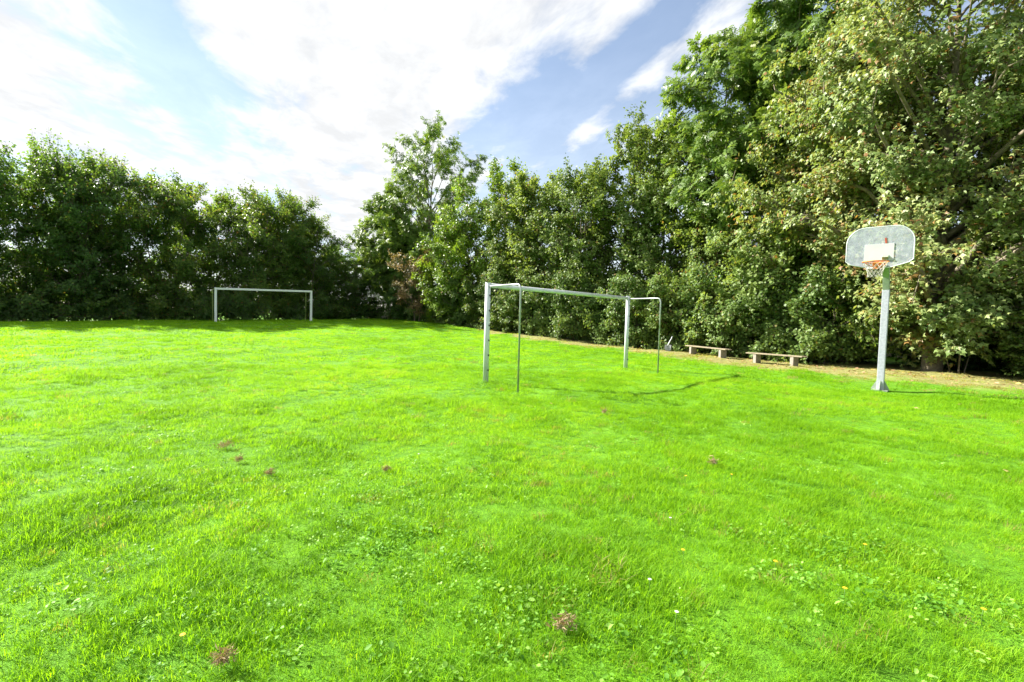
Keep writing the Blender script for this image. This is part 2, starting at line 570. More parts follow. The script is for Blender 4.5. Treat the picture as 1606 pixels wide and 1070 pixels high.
    P = (p2[:, None] + dr2[:, None] * (L2[:, None] * ul)[..., None]).reshape(-1, 3) + rng.normal(0, clump, (m * nleaf, 3))
    outw = P * np.array([1, 1, 0]) - SP[0, 4] * np.array([1, 1, 0]); outw = unit(outw)
    q = len(P)
    N = np.array([0, 0, 0.50]) + outw * 0.58 + rnd_unit(q) * 0.60
    D = np.repeat(dr2, nleaf, 0) * 0.5 + outw * 0.4 + rnd_unit(q) * 0.75 - np.array([0, 0, droop])
    S = leaf * rng.uniform(0.65, 1.25, q)
    # tint: each limb has its own shade of the leaf colour, each leaf strays from it
    limb_t = np.repeat(rng.uniform(-0.16, 0.16, limbs), subs * twigs)
    limb_t = np.concatenate([limb_t, np.zeros(m - len(limb_t)) + 0.10]) if m > len(limb_t) else limb_t
    tint = np.clip(0.42 + np.repeat(limb_t, nleaf) + rng.normal(0, 0.13, q), 0, 0.82)
    stray = rng.random(q) < odd
    tint[stray] = rng.uniform(0.86, 1.0, stray.sum())
    keep = P[:, 2] > 0.04
    return trunk, br, (shape, P[keep], N[keep], D[keep], S[keep], tint[keep], wide)


m_bark = plain('grey_brown_bark', (0.12, 0.10, 0.075), 0.95, 0, 0.35, 9.0, 0.9, spec=0.1)
m_bark_pale = plain('pale_grey_bark', (0.17, 0.145, 0.105), 0.95, 0, 0.3, 7.0, 0.8, dirt=(0.10, 0.11, 0.06), spec=0.1)
M_HEDGE = leaf_mat('dark_hedge_leaves', [(0, (0.045, 0.105, 0.030)), (0.45, (0.09, 0.18, 0.042)), (0.82, (0.17, 0.26, 0.05)), (0.86, (0.18, 0.17, 0.04)), (1, (0.22, 0.13, 0.05))], trans=0.6, tcol=(1.5, 1.35, 0.5), spec=0.35)
M_HEDGE_YELLOW = leaf_mat('yellowish_hedge_leaves', [(0, (0.055, 0.12, 0.025)), (0.45, (0.115, 0.20, 0.04)), (0.82, (0.20, 0.28, 0.06)), (0.86, (0.24, 0.20, 0.05)), (1, (0.25, 0.15, 0.05))], trans=0.55, tcol=(1.4, 1.3, 0.5), spec=0.3)
M_MAPLE = leaf_mat('field_maple_leaves', [(0, (0.085, 0.15, 0.032)), (0.45, (0.18, 0.26, 0.06)), (0.82, (0.27, 0.36, 0.10)), (0.86, (0.27, 0.23, 0.06)), (1, (0.28, 0.16, 0.06))], spec=0.25, rough=0.5)
M_BRIGHT = leaf_mat('yellow_green_leaves', [(0, (0.10, 0.19, 0.018)), (0.45, (0.19, 0.31, 0.03)), (0.82, (0.28, 0.40, 0.05)), (0.86, (0.32, 0.22, 0.05)), (1, (0.32, 0.12, 0.05))])
M_ASH = leaf_mat('ash_leaves', [(0, (0.075, 0.145, 0.026)), (0.45, (0.135, 0.225, 0.042)), (0.82, (0.21, 0.31, 0.06)), (0.86, (0.19, 0.26, 0.06)), (1, (0.22, 0.25, 0.06))])
M_SYC = leaf_mat('sycamore_leaves', [(0, (0.07, 0.135, 0.035)), (0.40, (0.175, 0.255, 0.075)), (0.72, (0.29, 0.345, 0.12)), (0.82, (0.33, 0.29, 0.09)), (0.86, (0.32, 0.21, 0.07)), (1, (0.25, 0.13, 0.05))], rough=0.45, spec=0.35, trans=0.36)
M_IVY = leaf_mat('glossy_hedge_leaves', [(0, (0.06, 0.125, 0.03)), (0.45, (0.145, 0.23, 0.055)), (0.82, (0.25, 0.34, 0.10)), (0.86, (0.24, 0.25, 0.08)), (1, (0.26, 0.17, 0.06))], rough=0.48, spec=0.28)
M_RUST = leaf_mat('rusty_hawthorn_leaves', [(0, (0.16, 0.17, 0.06)), (0.40, (0.27, 0.22, 0.10)), (0.82, (0.36, 0.23, 0.13)), (1, (0.38, 0.18, 0.10))])


TREE_CACHE = {}


def plant_tree(name, label, cat, loc, rotz, mat, group=None, bark=None, shrub=False, lean_tint=0.0, key=None, scale=(1, 1, 1), **kw):
    global rng
    rng = np.random.default_rng(zlib.crc32(label.encode()))     # every tree grows from its own seed
    if key is None or key not in TREE_CACHE:
        trunk, br, (shape, P, N, D, S, tint, wide) = make_tree(**kw)
        ms = (trunk.mesh('trunk', bark or m_bark), br.mesh('branches', bark or m_bark),
              leaves_mesh('crown', shape, P, N, D, S, np.clip(tint + lean_tint, 0, 1), mat, wide))
        if key is not None:
            TREE_CACHE[key] = ms
    else:
        ms = TREE_CACHE[key]
    r = thing(name, label, cat, (loc[0], loc[1], gzf(loc[0], loc[1]) - 0.02), rotz, group)
    r.scale = scale
    for nm, me_ in zip(('stem', 'branches', 'foliage') if shrub else ('trunk', 'branches', 'crown'), ms):
        link(nm, me_, r)
    return r


def prof_hedge(R, low=0.62, topw=0.35):
    return lambda t: R * (low + (1 - low) * math.sin(min(1, t / 0.45) * math.pi / 2) if t < 0.45 else (topw + (1 - topw) * math.cos((t - 0.45) / 0.55 * math.pi / 2) ** 0.8))


def prof_round(R, p=0.42):
    return lambda t: R * max(0.05, math.sin(math.pi * min(1, max(0, t)) ** (math.log(0.5) / math.log(p)))) ** 0.65


def prof_tall(R):
    return lambda t: R * (0.55 + 0.45 * math.sin(math.pi * min(t, 0.999) ** 0.8)) * (1 - 0.75 * max(0, t - 0.55) / 0.45)


# --- the row of hedge trees behind the far goal, from the corner leftwards
BACK_AZ = math.atan2(BACKD[1], BACKD[0])
words_back = [
    'short dark hedge tree at the far corner of the lawn',
    'dark hedge tree with rounded top just left of the far corner',
    'dark hedge tree right behind the right post of the far goal',
    'spiky topped hedge tree behind the right half of the far goal',
    'tall spiky hedge tree behind the left half of the far goal',
    'broad hedge tree behind the left post of the far goal',
    'yellowish topped hedge tree first to the left of the far goal',
    'dense dark hedge tree second to the left of the far goal',
    'hedge tree with thin upright shoots third left of the far goal',
    'tallest hedge tree near the left picture edge with long top shoots',
    'hedge tree cut by the left picture edge',
    'hedge tree just outside the left picture edge',
]
tpos = [0.3, 2.6, 4.9, 7.2, 9.4, 11.6, 13.8, 16.0, 18.2, 20.2, 22.5, 24.7]
hts = [5.0, 5.8, 7.2, 8.2, 8.4, 8.4, 8.7, 8.6, 8.3, 8.8, 8.6, 8.6]
for i, (tq, h_) in enumerate(zip(tpos, hts)):
    off = 1.8 + (0.6 if i % 2 else 0.0)
    x = BACK0[0] + BACKD[0] * tq + nrm[0] * off; y = BACK0[1] + BACKD[1] * tq + nrm[1] * off
    kk = 'tall' if i == 9 else 'back%d' % (i % 8)
    plant_tree('hedge_tree', words_back[i], 'tree', (x, y), BACK_AZ + (math.pi if (i // 8) % 2 else 0), M_HEDGE_YELLOW if i in (3, 4, 6) else M_HEDGE, 'row of hedge trees behind the far goal',
               key=kk, scale=(1, 1, h_ / 8.4),
               lean_tint=(0.0, -0.06, 0.04, 0.0, 0.06, -0.08, 0.05, -0.10, 0.10, 0.0, 0.05, 0.0)[i],
               H=8.4, hb=0.75, prof=prof_hedge(2.1, 0.9, 0.85), trunk_r=0.075, stems=int(rng.integers(4, 7)), stem_spread=0.95,
               limbs=76, subs=7, twigs=5, nleaf=12, leaf=0.14, shape=L_OVAL, steep=0.8, sub_len=0.85, twig_len=0.5,
               shoots=80 if i != 9 else 130, shoot_len=0.8 if i != 9 else 1.5, wide=1.2, depth=0.85, inner=0.3)

words_low = ['low leafy bush filling the far corner beside the timber edging', 'low leafy bush in the dark far corner', 'low leafy bush right of the far goal', 'low leafy bush seen inside the far goal at its right',
             'low leafy bush seen inside the far goal at its left', 'low leafy bush left of the far goal', 'second low leafy bush left of the far goal',
             'third low leafy bush left of the far goal', 'low leafy bush near the left picture edge', 'low leafy bush at the left picture edge']
for lab, tq in zip(words_low, [-0.6, 1.5, 4.0, 6.1, 9.0, 12.6, 14.9, 17.0, 19.0, 21.2]):
    off = rng.uniform(0.9, 1.6)
    plant_tree('low_bush', lab, 'shrub', (BACK0[0] + BACKD[0] * tq + nrm[0] * off, BACK0[1] + BACKD[1] * tq + nrm[1] * off), rng.uniform(0, 6), M_HEDGE,
               'low bushes at the foot of the far trees', shrub=True, key='low', scale=(1.35, 1.0, rng.uniform(0.9, 1.4)), lean_tint=0.0,
               H=1.1, hb=0.05, prof=prof_hedge(1.05, 0.95, 0.5), trunk_r=0.025, stems=4, stem_spread=0.5, limbs=40, subs=5, twigs=4, nleaf=9,
               leaf=0.11, shape=L_OVAL, steep=0.4, sub_len=0.4, twig_len=0.3, up=0.3, lobes=0.2, inner=0.3, wide=1.2)

# --- tall trees along the right
def along_edge(s, off):
    """point s metres along EDGE from its far (corner) end, moved off metres away from the lawn"""
    pl = EDGE[::-1]
    acc = 0
    for a_, b_ in zip(pl, pl[1:]):
        L = np.linalg.norm(b_ - a_)
        if acc + L >= s:
            d = (b_ - a_) / L; q = a_ + d * (s - acc)
            return q + np.array((-d[1], d[0])) * off, math.atan2(d[1], d[0])
        acc += L
    return pl[-1], 0.0


maple_kw = dict(prof=prof_hedge(2.0, 0.75, 0.35), trunk_r=0.11, stems=3, stem_spread=0.6, limbs=66, subs=7, twigs=5, nleaf=13, leaf=0.135,
                shape=L_BROAD, steep=0.8, sub_len=0.8, twig_len=0.45, shoots=50, shoot_len=0.6, depth=0.9)
plant_tree('ash_tree', 'tall airy ash tree standing above the far right corner', 'tree', (-7.3, 41.5), 0.4, M_ASH, bark=m_bark_pale,
           H=16.4, hb=3.6, prof=prof_round(4.7, 0.47), trunk_r=0.20, limbs=66, subs=7, twigs=4, nleaf=6, leaf=0.34, shape=L_ASH, steep=1.0,
           sub_len=1.0, twig_len=0.5, up=0.5, droop=0.5, clump=0.06, inner=0.5, lobes=0.15, lean_tint=0.08)
plant_tree('young_ash_tree', 'light green young ash left of the tall ash at the corner', 'tree', (-10.6, 41.2), 1.2, M_ASH, bark=m_bark_pale, lean_tint=0.1,
           H=10.6, hb=1.8, prof=prof_round(2.9, 0.48), trunk_r=0.10, limbs=36, subs=7, twigs=4, nleaf=9, leaf=0.40, shape=L_ASH, steep=0.9,
           sub_len=0.9, twig_len=0.5, up=0.5, droop=0.45)
plant_tree('young_ash_tree', 'leafy young ash right below the tall ash at the corner', 'tree', (-8.4, 39.6), 2.2, M_ASH, bark=m_bark_pale, lean_tint=0.06,
           H=7.6, hb=1.0, prof=prof_round(2.4, 0.45), trunk_r=0.10, limbs=36, subs=7, twigs=4, nleaf=9, leaf=0.40, shape=L_ASH, steep=0.9,
           sub_len=0.9, twig_len=0.5, up=0.5, droop=0.45)
plant_tree('hawthorn', 'small hawthorn with rusty brown leaves below the tall ash', 'tree', (-7.1, 36.1), 0.0, M_RUST,
           H=5.4, hb=0.5, prof=prof_round(1.6, 0.6), trunk_r=0.06, stems=2, limbs=36, subs=6, twigs=5, nleaf=10, leaf=0.10, sub_len=0.5, twig_len=0.35)
plant_tree('bright_maple', 'bright yellow-green maple between the ash and the darker maples', 'tree', (-2.0, 35.0), 0.2, M_BRIGHT,
           **dict(maple_kw, H=11.2, hb=1.0, prof=prof_hedge(2.6, 0.85, 0.35), limbs=84, shoots=60))
plant_tree('bright_maple', 'smaller bright green maple just right of the rusty hawthorn', 'tree', (-4.5, 35.2), 0.9, M_BRIGHT,
           **dict(maple_kw, H=7.2, hb=0.6, prof=prof_hedge(1.9, 0.85, 0.35), limbs=54), lean_tint=-0.08)
plant_tree('field_maple', 'grey-green field maple seen above the near goal crossbar', 'tree', (2.2, 30.4), 0.5, M_MAPLE,
           **dict(maple_kw, H=9.6, hb=0.9, limbs=84, prof=prof_hedge(2.6, 0.85, 0.45), shoots=90))
plant_tree('field_maple', 'narrow field maple filling the gap right of the bright maple', 'tree', (0.3, 33.0), 0.8, M_MAPLE,
           **dict(maple_kw, H=9.2, hb=0.9), lean_tint=0.06)
plant_tree('field_maple', 'dark field maple just left of the tall slim one', 'tree', (4.1, 28.8), 1.5, M_MAPLE,
           **dict(maple_kw, H=9.6, hb=0.9), lean_tint=-0.10)
plant_tree('hedge_maple', 'tall slim dark maple rising above the right half of the near goal', 'tree', (5.9, 28.2), 2.5, M_MAPLE,
           **dict(maple_kw, H=12.2, hb=1.2, prof=prof_hedge(2.3, 0.8, 0.55), stems=2, limbs=84, shoots=40), lean_tint=-0.04)
plant_tree('hedge_maple', 'dark slim maple directly left of the tall ash pair', 'tree', (7.6, 26.2), 0.7, M_MAPLE,
           **dict(maple_kw, H=11.6, hb=1.2, prof=prof_hedge(2.2, 0.8, 0.5), stems=2, limbs=80, shoots=40), lean_tint=-0.08)
plant_tree('ash_tree', 'bright green ash reaching left against the blue sky', 'tree', (10.3, 24.2), 0.9, M_ASH, bark=m_bark_pale, lean_tint=0.08,
           H=14.6, hb=4.5, prof=prof_round(3.1, 0.5), trunk_r=0.18, limbs=36, subs=7, twigs=4, nleaf=8, leaf=0.42, shape=L_ASH, steep=0.9,
           sub_len=1.1, twig_len=0.5, up=0.4, droop=0.5, lobes=0.4, lean=(-0.4, 0))
plant_tree('ash_tree', 'tallest ash at the top of the picture left of the sycamores', 'tree', (13.6, 23.6), 2.9, M_ASH, bark=m_bark_pale,
           H=18.5, hb=5.0, prof=prof_round(3.4, 0.6), trunk_r=0.22, limbs=60, subs=7, twigs=5, nleaf=9, leaf=0.42, shape=L_ASH, steep=0.9,
           sub_len=1.2, twig_len=0.55, up=0.4, droop=0.5, lobes=0.35)
plant_tree('field_maple', 'lower field maple behind the first bench', 'tree', (9.3, 23.2), 0.1, M_MAPLE,
           **dict(maple_kw, H=6.8, hb=0.6, limbs=60), lean_tint=0.05)
plant_tree('field_maple', 'lower field maple behind the second bench', 'tree', (11.0, 20.8), 0.6, M_MAPLE,
           **dict(maple_kw, H=6.2, hb=0.6, limbs=60), lean_tint=0.0)
syc = dict(trunk_r=0.27, subs=8, twigs=5, nleaf=17, leaf=0.145, shape=L_LOBED, steep=0.75, sub_len=1.15, twig_len=0.55, up=0.15, droop=0.75,
           clump=0.10, lobes=0.28, inner=0.42, flat=0.35)
plant_tree('sycamore', 'sycamore with browning leaves left of the basketball hoop', 'tree', (13.2, 19.2), 0.3, M_SYC, bark=m_bark_pale,
           **dict(syc, H=13.2, hb=1.6, prof=prof_round(3.9, 0.40), limbs=100, odd=0.035), lean_tint=0.18)
plant_tree('sycamore', 'big sycamore with thick trunk behind the basketball hoop', 'tree', (13.85, 15.9), 1.3, M_SYC, bark=m_bark_pale,
           **dict(syc, H=15.5, hb=1.3, prof=prof_round(4.7, 0.38), limbs=124, trunk_r=0.29, low_bias=1.25, odd=0.03), lean_tint=0.11)
plant_tree('sycamore', 'sycamore at the right picture edge', 'tree', (19.2, 15.6), 2.0, M_SYC, bark=m_bark_pale,
           **dict(syc, H=14.5, hb=2.6, prof=prof_round(4.4, 0.42), limbs=84))

plant_tree('sycamore_sapling', 'leafy sycamore saplings sprouting in front of the thick trunk', 'shrub', (13.95, 15.05), 0.4, M_SYC, shrub=True, lean_tint=-0.12,
           H=2.7, hb=0.75, prof=prof_round(1.15, 0.5), trunk_r=0.025, stems=4, stem_spread=0.5, limbs=26, subs=5, twigs=4, nleaf=9, leaf=0.15, shape=L_LOBED,
           steep=0.5, sub_len=0.5, twig_len=0.35, up=0.1, droop=0.7, flat=0.4)

# --- lower hedge along the right-hand edge of the lawn
words_right = ['hedge shrub in the dark far right corner', 'hedge shrub under the rusty hawthorn', 'hedge shrub under the bright maple',
               'hedge shrub left of the near goal left post', 'hedge shrub seen just inside the near goal left post',
               'hedge shrub seen through the left half of the near goal', 'hedge shrub seen through the middle of the near goal',
               'hedge shrub seen through the right half of the near goal', 'dark hedge shrub beside the grey shovel',
               'leafy hedge shrub behind the left end of the first bench', 'leafy hedge shrub behind the right end of the first bench',
               'hedge shrub behind the gap between both benches', 'hedge shrub behind the second bench',
               'hedge shrub left of the basketball post', 'hedge shrub behind the basketball post',
               'low dark shrub right of the thick sycamore trunk', 'low dark shrub at the right picture edge', 'low dark shrub outside the right edge']
EL = float(np.sum(np.linalg.norm(np.diff(EDGE, axis=0), axis=1)))
s_list = [1.6, 4.2, 6.6, 9.0, 11.4, 13.8, 16.2, 18.5, 20.8, 22.9, 25.0, 27.1, 29.2, 31.0, 31.0, 37.0, 39.0, 41.4]
h_list = [2.6, 2.8, 3.0, 3.2, 3.3, 3.3, 3.4, 3.4, 3.2, 3.5, 3.4, 3.3, 3.4, 3.3, 2.0, 2.0, 2.4, 2.8]
for i, (s, h_) in enumerate(zip(s_list, h_list)):
    q, az = along_edge(s, (1.15 if i < 14 else 2.9) if i < 15 else 1.7)
    plant_tree('hedge_shrub', words_right[i], 'shrub', q, az, M_IVY if i != 0 else M_HEDGE, 'lower hedge along the right side', shrub=True,
               key='corner' if i == 0 else 'shrub%d' % (i % 6), scale=(1, 1, h_ / 3.3),
               H=3.3, hb=0.10, prof=prof_hedge(1.45, 0.9, 0.6), trunk_r=0.04, stems=4, stem_spread=0.6, limbs=64, subs=6, twigs=5, nleaf=12,
               leaf=0.11, shape=L_BROAD, steep=0.5, sub_len=0.5, twig_len=0.33, up=0.3, droop=0.45, shoots=20, shoot_len=0.4, depth=0.75,
               lobes=0.15, inner=0.55, low_bias=1.3, lean_tint=rng.uniform(-0.06, 0.06))

# darker second row under the sycamores
for lab, q, h_ in [('dark shrub deep behind the thick sycamore trunk', (16.6, 17.6), 3.6), ('dark shrub right of the glimpsed house wall', (18.6, 16.2), 3.8),
                   ('dark shrub behind the low shrubs at the right edge', (18.6, 13.2), 3.6), ('dark shrub deep left of the glimpsed house wall', (13.0, 19.6), 3.6),
                   ('dark shrub behind the second bench maple', (11.2, 21.9), 3.4)]:
    plant_tree('understorey_shrub', lab, 'shrub', q, rng.uniform(0, 6), M_HEDGE, 'dark shrubs under the sycamores', shrub=True, key='corner', scale=(1.2, 1.2, h_ / 3.3))

# ------------------------------------------------------------------ grass
def point_cloud_instancer(name, pts, rotz, tilt, scale, tint, protos):
    me = bpy.data.meshes.new(name)
    me.vertices.add(len(pts)); me.vertices.foreach_set('co', np.asarray(pts, np.float32).ravel())
    def at(n, typ, data, key='value'):
        a_ = me.attributes.new(n, typ, 'POINT'); a_.data.foreach_set(key, np.asarray(data).ravel())
    rot = np.stack([tilt[:, 0], tilt[:, 1], rotz], -1).astype(np.float32)
    at('rot', 'FLOAT_VECTOR', rot, 'vector'); at('scl', 'FLOAT_VECTOR', scale.astype(np.float32), 'vector'); at('tint', 'FLOAT', tint.astype(np.float32))
    at('pick', 'INT', rng.integers(0, len(protos), len(pts)).astype(np.int32))
    o = link(name, me)
    coll = bpy.data.collections.new(name + '_blades')
    for p in protos:
        po = bpy.data.objects.new(p.name, p); coll.objects.link(po)
    ng = bpy.data.node_groups.new(name, 'GeometryNodeTree')
    ng.interface.new_socket('Geometry', in_out='INPUT', socket_type='NodeSocketGeometry')
    ng.interface.new_socket('Geometry', in_out='OUTPUT', socket_type='NodeSocketGeometry')
    N_ = ng.nodes; Lk = ng.links
    gi = N_.new('NodeGroupInput'); go = N_.new('NodeGroupOutput')
    ci = N_.new('GeometryNodeCollectionInfo'); ci.inputs['Collection'].default_value = coll
    ci.inputs['Separate Children'].default_value = True; ci.inputs['Reset Children'].default_value = True
    ip = N_.new('GeometryNodeInstanceOnPoints'); ip.inputs['Pick Instance'].default_value = True
    m2p = N_.new('GeometryNodeMeshToPoints')
    def na(n, typ):
        a_ = N_.new('GeometryNodeInputNamedAttribute'); a_.data_type = typ; a_.inputs['Name'].default_value = n
        return a_.outputs['Attribute']
    Lk.new(gi.outputs[0], m2p.inputs['Mesh']); Lk.new(m2p.outputs[0], ip.inputs['Points'])
    Lk.new(ci.outputs[0], ip.inputs['Instance']); Lk.new(na('pick', 'INT'), ip.inputs['Instance Index'])
    Lk.new(na('rot', 'FLOAT_VECTOR'), ip.inputs['Rotation']); Lk.new(na('scl', 'FLOAT_VECTOR'), ip.inputs['Scale'])
    Lk.new(ip.outputs[0], go.inputs[0])
    md = o.modifiers.new('scatter', 'NODES'); md.node_group = ng
    o['kind'] = 'stuff'
    return o


def tuft_mesh(name, nb, rad, h, width, lean, mat):
    V = []; F = []; lt = []
    for k in range(nb):
        a = rng.uniform(0, 6.28); r = rad * math.sqrt(rng.uniform()); bx, by = r * math.cos(a), r * math.sin(a)
        ya = rng.uniform(0, 6.28); hh = h * rng.uniform(0.45, 1.15); ln = lean * hh * rng.uniform(0.2, 1.5); wd = width * rng.uniform(0.7, 1.3)
        dx, dy = math.cos(ya), math.sin(ya); sx, sy = -dy * wd / 2, dx * wd / 2
        n = len(V)
        V += [(bx - sx, by - sy, 0), (bx + sx, by + sy, 0),
              (bx + dx * ln * .35 + sx * .9, by + dy * ln * .35 + sy * .9, hh * .6), (bx + dx * ln * .35 - sx * .9, by + dy * ln * .35 - sy * .9, hh * .6),
              (bx + dx * ln, by + dy * ln, hh * rng.uniform(.85, 1.0))]
        F += [n, n + 1, n + 2, n + 3, n + 3, n + 2, n + 4]; lt += [4, 3]
    return mesh_np(name, np.array(V), F, np.array(lt), mat)


M_GRASS = leaf_mat('grass_blades', [(0, (0.06, 0.165, 0.006)), (0.30, (0.148, 0.33, 0.010)), (0.55, (0.228, 0.45, 0.017)), (0.72, (0.31, 0.485, 0.03)), (0.80, (0.29, 0.30, 0.09)), (1, (0.34, 0.27, 0.13))],
                   trans=0.58, tcol=(1.32, 1.22, 0.4), rough=0.55, spec=0.15, instancer=True)
M_CLOVER = leaf_mat('clover_leaves', [(0, (0.09, 0.24, 0.02)), (0.5, (0.17, 0.38, 0.04)), (1, (0.28, 0.48, 0.09))], trans=0.4, rough=0.55, spec=0.2, instancer=True)

protos = [tuft_mesh('grass_tuft', 44, 0.060, 0.046, 0.0023, 1.05, M_GRASS) for _ in range(8)]
protos_far = [tuft_mesh('coarse_grass_tuft', 40, 0.16, 0.060, 0.007, 1.0, M_GRASS) for _ in range(6)]


def vnoise(x, y, sc, seed):
    r = np.random.default_rng(seed); tot = np.zeros_like(x)
    for k in range(5):
        an = r.uniform(0, 6.28); fq = sc * r.uniform(0.6, 1.6)
        tot += np.sin(fq * (x * math.cos(an) + y * math.sin(an)) + r.uniform(0, 6.28))
    return tot / 5


def on_lawn(x, y):
    # left of the right edge, in front of the back edge
    ok = (x - BACK0[0]) * nrm[0] + (y - BACK0[1]) * nrm[1] < 1.2
    ex = np.interp(y, EDGE[:, 1], EDGE[:, 0])
    return ok & (x < ex + 0.7)


def scatter_ring(r0, r1, dens, full=False):
    n = int(dens * (r1 * r1 - r0 * r0) * (math.pi if full else 1.12))
    r = np.sqrt(rng.uniform(r0 * r0, r1 * r1, n))
    a = rng.uniform(-math.pi, math.pi, n) if full else rng.uniform(-1.12, 1.12, n)
    x = r * np.sin(a); y = r * np.cos(a)
    k = on_lawn(x, y)
    return x[k], y[k]


def lay_grass(name, rings, protos_, s0):
    xs, ys = zip(*[scatter_ring(*q) for q in rings])
    x = np.concatenate(xs); y = np.concatenate(ys)
    dr = dryness(x, y)
    keep = rng.random(len(x)) > np.minimum(dr * 1.2, 0.72)
    x, y, dr = x[keep], y[keep], dr[keep]
    n = len(x)
    r = np.hypot(x, y)
    patch = vnoise(x, y, 1.1, 3) * 0.5 + vnoise(x, y, 3.4, 4) * 0.5
    tint = 0.46 + 0.26 * patch + rng.normal(0, 0.09, n)
    tint = np.clip(tint, 0.05, 0.74)
    tint = np.where(rng.random(n) < dr * 1.6, rng.uniform(0.74, 1.0, n), tint)
    tint = np.where(rng.random(n) < 0.012 + 0.06 * np.clip(vnoise(x, y, 0.9, 9) - 0.25, 0, 1), rng.uniform(0.76, 1.0, n), tint)
    s = s0(r) * (1 + 0.40 * vnoise(x, y, 2.6, 5) + 0.35 * vnoise(x, y, 7.0, 6)) * rng.uniform(0.75, 1.25, n)
    hz = s * (1 - 0.55 * dr)
    pts = np.stack([x, y, gz(x, y) - 0.006], -1)
    tilt = np.stack([rng.normal(0, 0.12, n), rng.normal(0, 0.12, n)], -1)
    point_cloud_instancer(name, pts, rng.uniform(0, 6.28, n), tilt, np.stack([s, s, hz], -1), tint, protos_)


lay_grass('lawn_grass', [(0.0, 1.4, 120, True), (1.2, 4.5, 330), (4.5, 8.0, 230), (8.0, 13.0, 120)], protos, lambda r: np.interp(r, [0, 4, 8, 13], [1.0, 1.0, 1.1, 1.3]))
lay_grass('distant_lawn_grass', [(12.0, 22.0, 38), (22.0, 46.0, 20)], protos_far, lambda r: np.interp(r, [12, 20, 46], [0.75, 0.95, 1.3]))

# broad-leaved weeds and clover in patches
def rosette(name, n, L, mat, wide):
    P = np.zeros((n, 3)); P[:, :2] = rng.normal(0, 0.030, (n, 2)); P[:, 2] = rng.uniform(0.015, 0.042, n)
    N = np.array([0, 0, 1.0]) + rng.normal(0, 0.35, (n, 3)); D = np.concatenate([rng.normal(0, 1, (n, 2)), rng.normal(0.1, 0.2, (n, 1))], 1)
    return leaves_mesh(name, L_ROUND, P, N, D, L * rng.uniform(0.7, 1.3, n), np.zeros(n), mat, wide)


protos_c = [rosette('clover', 12, 0.014, M_CLOVER, 1.0) for _ in range(4)] + [rosette('weed_rosette', 8, 0.021, M_CLOVER, 0.75) for _ in range(2)]
cx_, cy_ = [], []
centres = [(0.15, 2.0, 0.35, 60), (0.55, 1.9, 0.3, 50), (-0.35, 2.5, 0.35, 60), (-0.9, 2.9, 0.45, 80), (1.75, 2.4, 0.5, 110), (2.3, 2.15, 0.45, 80), (2.2, 2.9, 0.4, 60),
           (-1.35, 3.9, 0.7, 130), (-2.3, 3.8, 0.6, 90), (-0.3, 4.0, 0.5, 60), (-0.9, 3.4, 0.4, 60), (-2.1, 2.2, 0.4, 60), (-1.2, 2.05, 0.35, 50), (-3.6, 5.2, 0.8, 80), (-1.0, 6.0, 0.8, 70),
           (-0.45, 9.5, 0.35, 60), (2.6, 4.4, 0.6, 50), (1.0, 5.5, 0.7, 50), (-5.5, 7.5, 1.2, 80), (-3.0, 8.5, 1.0, 60), (-7.0, 11.0, 2.0, 90)]
for (ax, ay, sg, n) in centres:
    n = int(n * 0.6); sg = sg * 1.3
    cx_.append(rng.normal(ax, sg * 0.5, n)); cy_.append(rng.normal(ay, sg * 0.5, n))
x, y = scatter_ring(1.3, 9.0, 3.0); cx_.append(x); cy_.append(y)
x = np.concatenate(cx_); y = np.concatenate(cy_); n = len(x)
sc = rng.uniform(0.8, 1.35, n)
point_cloud_instancer('clover', np.stack([x, y, gz(x, y)], -1), rng.uniform(0, 6.28, n), rng.normal(0, 0.15, (n, 2)), np.stack([sc] * 3, -1), rng.uniform(0, 1, n), protos_c)

# fallen leaves under the sycamores
M_FALLEN = leaf_mat('fallen_leaves', [(0, (0.20, 0.11, 0.05)), (0.4, (0.36, 0.22, 0.12)), (0.75, (0.48, 0.34, 0.20)), (1, (0.50, 0.36, 0.08))], trans=0.15, rough=0.7, spec=0.2)
n = 1000
s_ = rng.uniform(20, EL - 4, n)
pts = np.array([along_edge(s, -abs(o_))[0] for s, o_ in zip(s_, np.abs(rng.normal(0.2, 1.5, n)))])
k = (pts[:, 0] > 0) & ((pts[:, 1] < 19) | (rng.random(n) < 0.25))
pts = pts[k]; n = len(pts)
P = np.stack([pts[:, 0], pts[:, 1], gz(pts[:, 0], pts[:, 1]) + rng.uniform(0.012, 0.03, n)], -1)
fallen = link('leaf_litter', leaves_mesh('leaf_litter', L_LOBED, P, np.array([0, 0, 1.0]) + rng.normal(0, 0.3, (n, 3)), rng.normal(0, 1, (n, 3)) * np.array([1, 1, .1]),
              rng.uniform(0.05, 0.115, n), rng.uniform(0, 1, n), M_FALLEN))
fallen['kind'] = 'stuff'

# ------------------------------------------------------------------ goals
m_alu = plain('weathered_white_tube', (0.58, 0.60, 0.63), 0.4, 0.0, 0.10, 5.0, 0.0, dirt=(0.42, 0.44, 0.42))
m_alu_dark = plain('galvanised_tube', (0.34, 0.37, 0.36), 0.45, 0.6, 0.15, 9.0)
m_white = plain('white_paint', (0.74, 0.75, 0.77), 0.5, 0.0, 0.04, 3.0)
m_green_tube = plain('yellow_green_painted_tube', (0.28, 0.33, 0.12), 0.6, 0.0, 0.15, 6.0)
m_hook = plain('dark_plastic_hook', (0.05, 0.055, 0.055), 0.5)


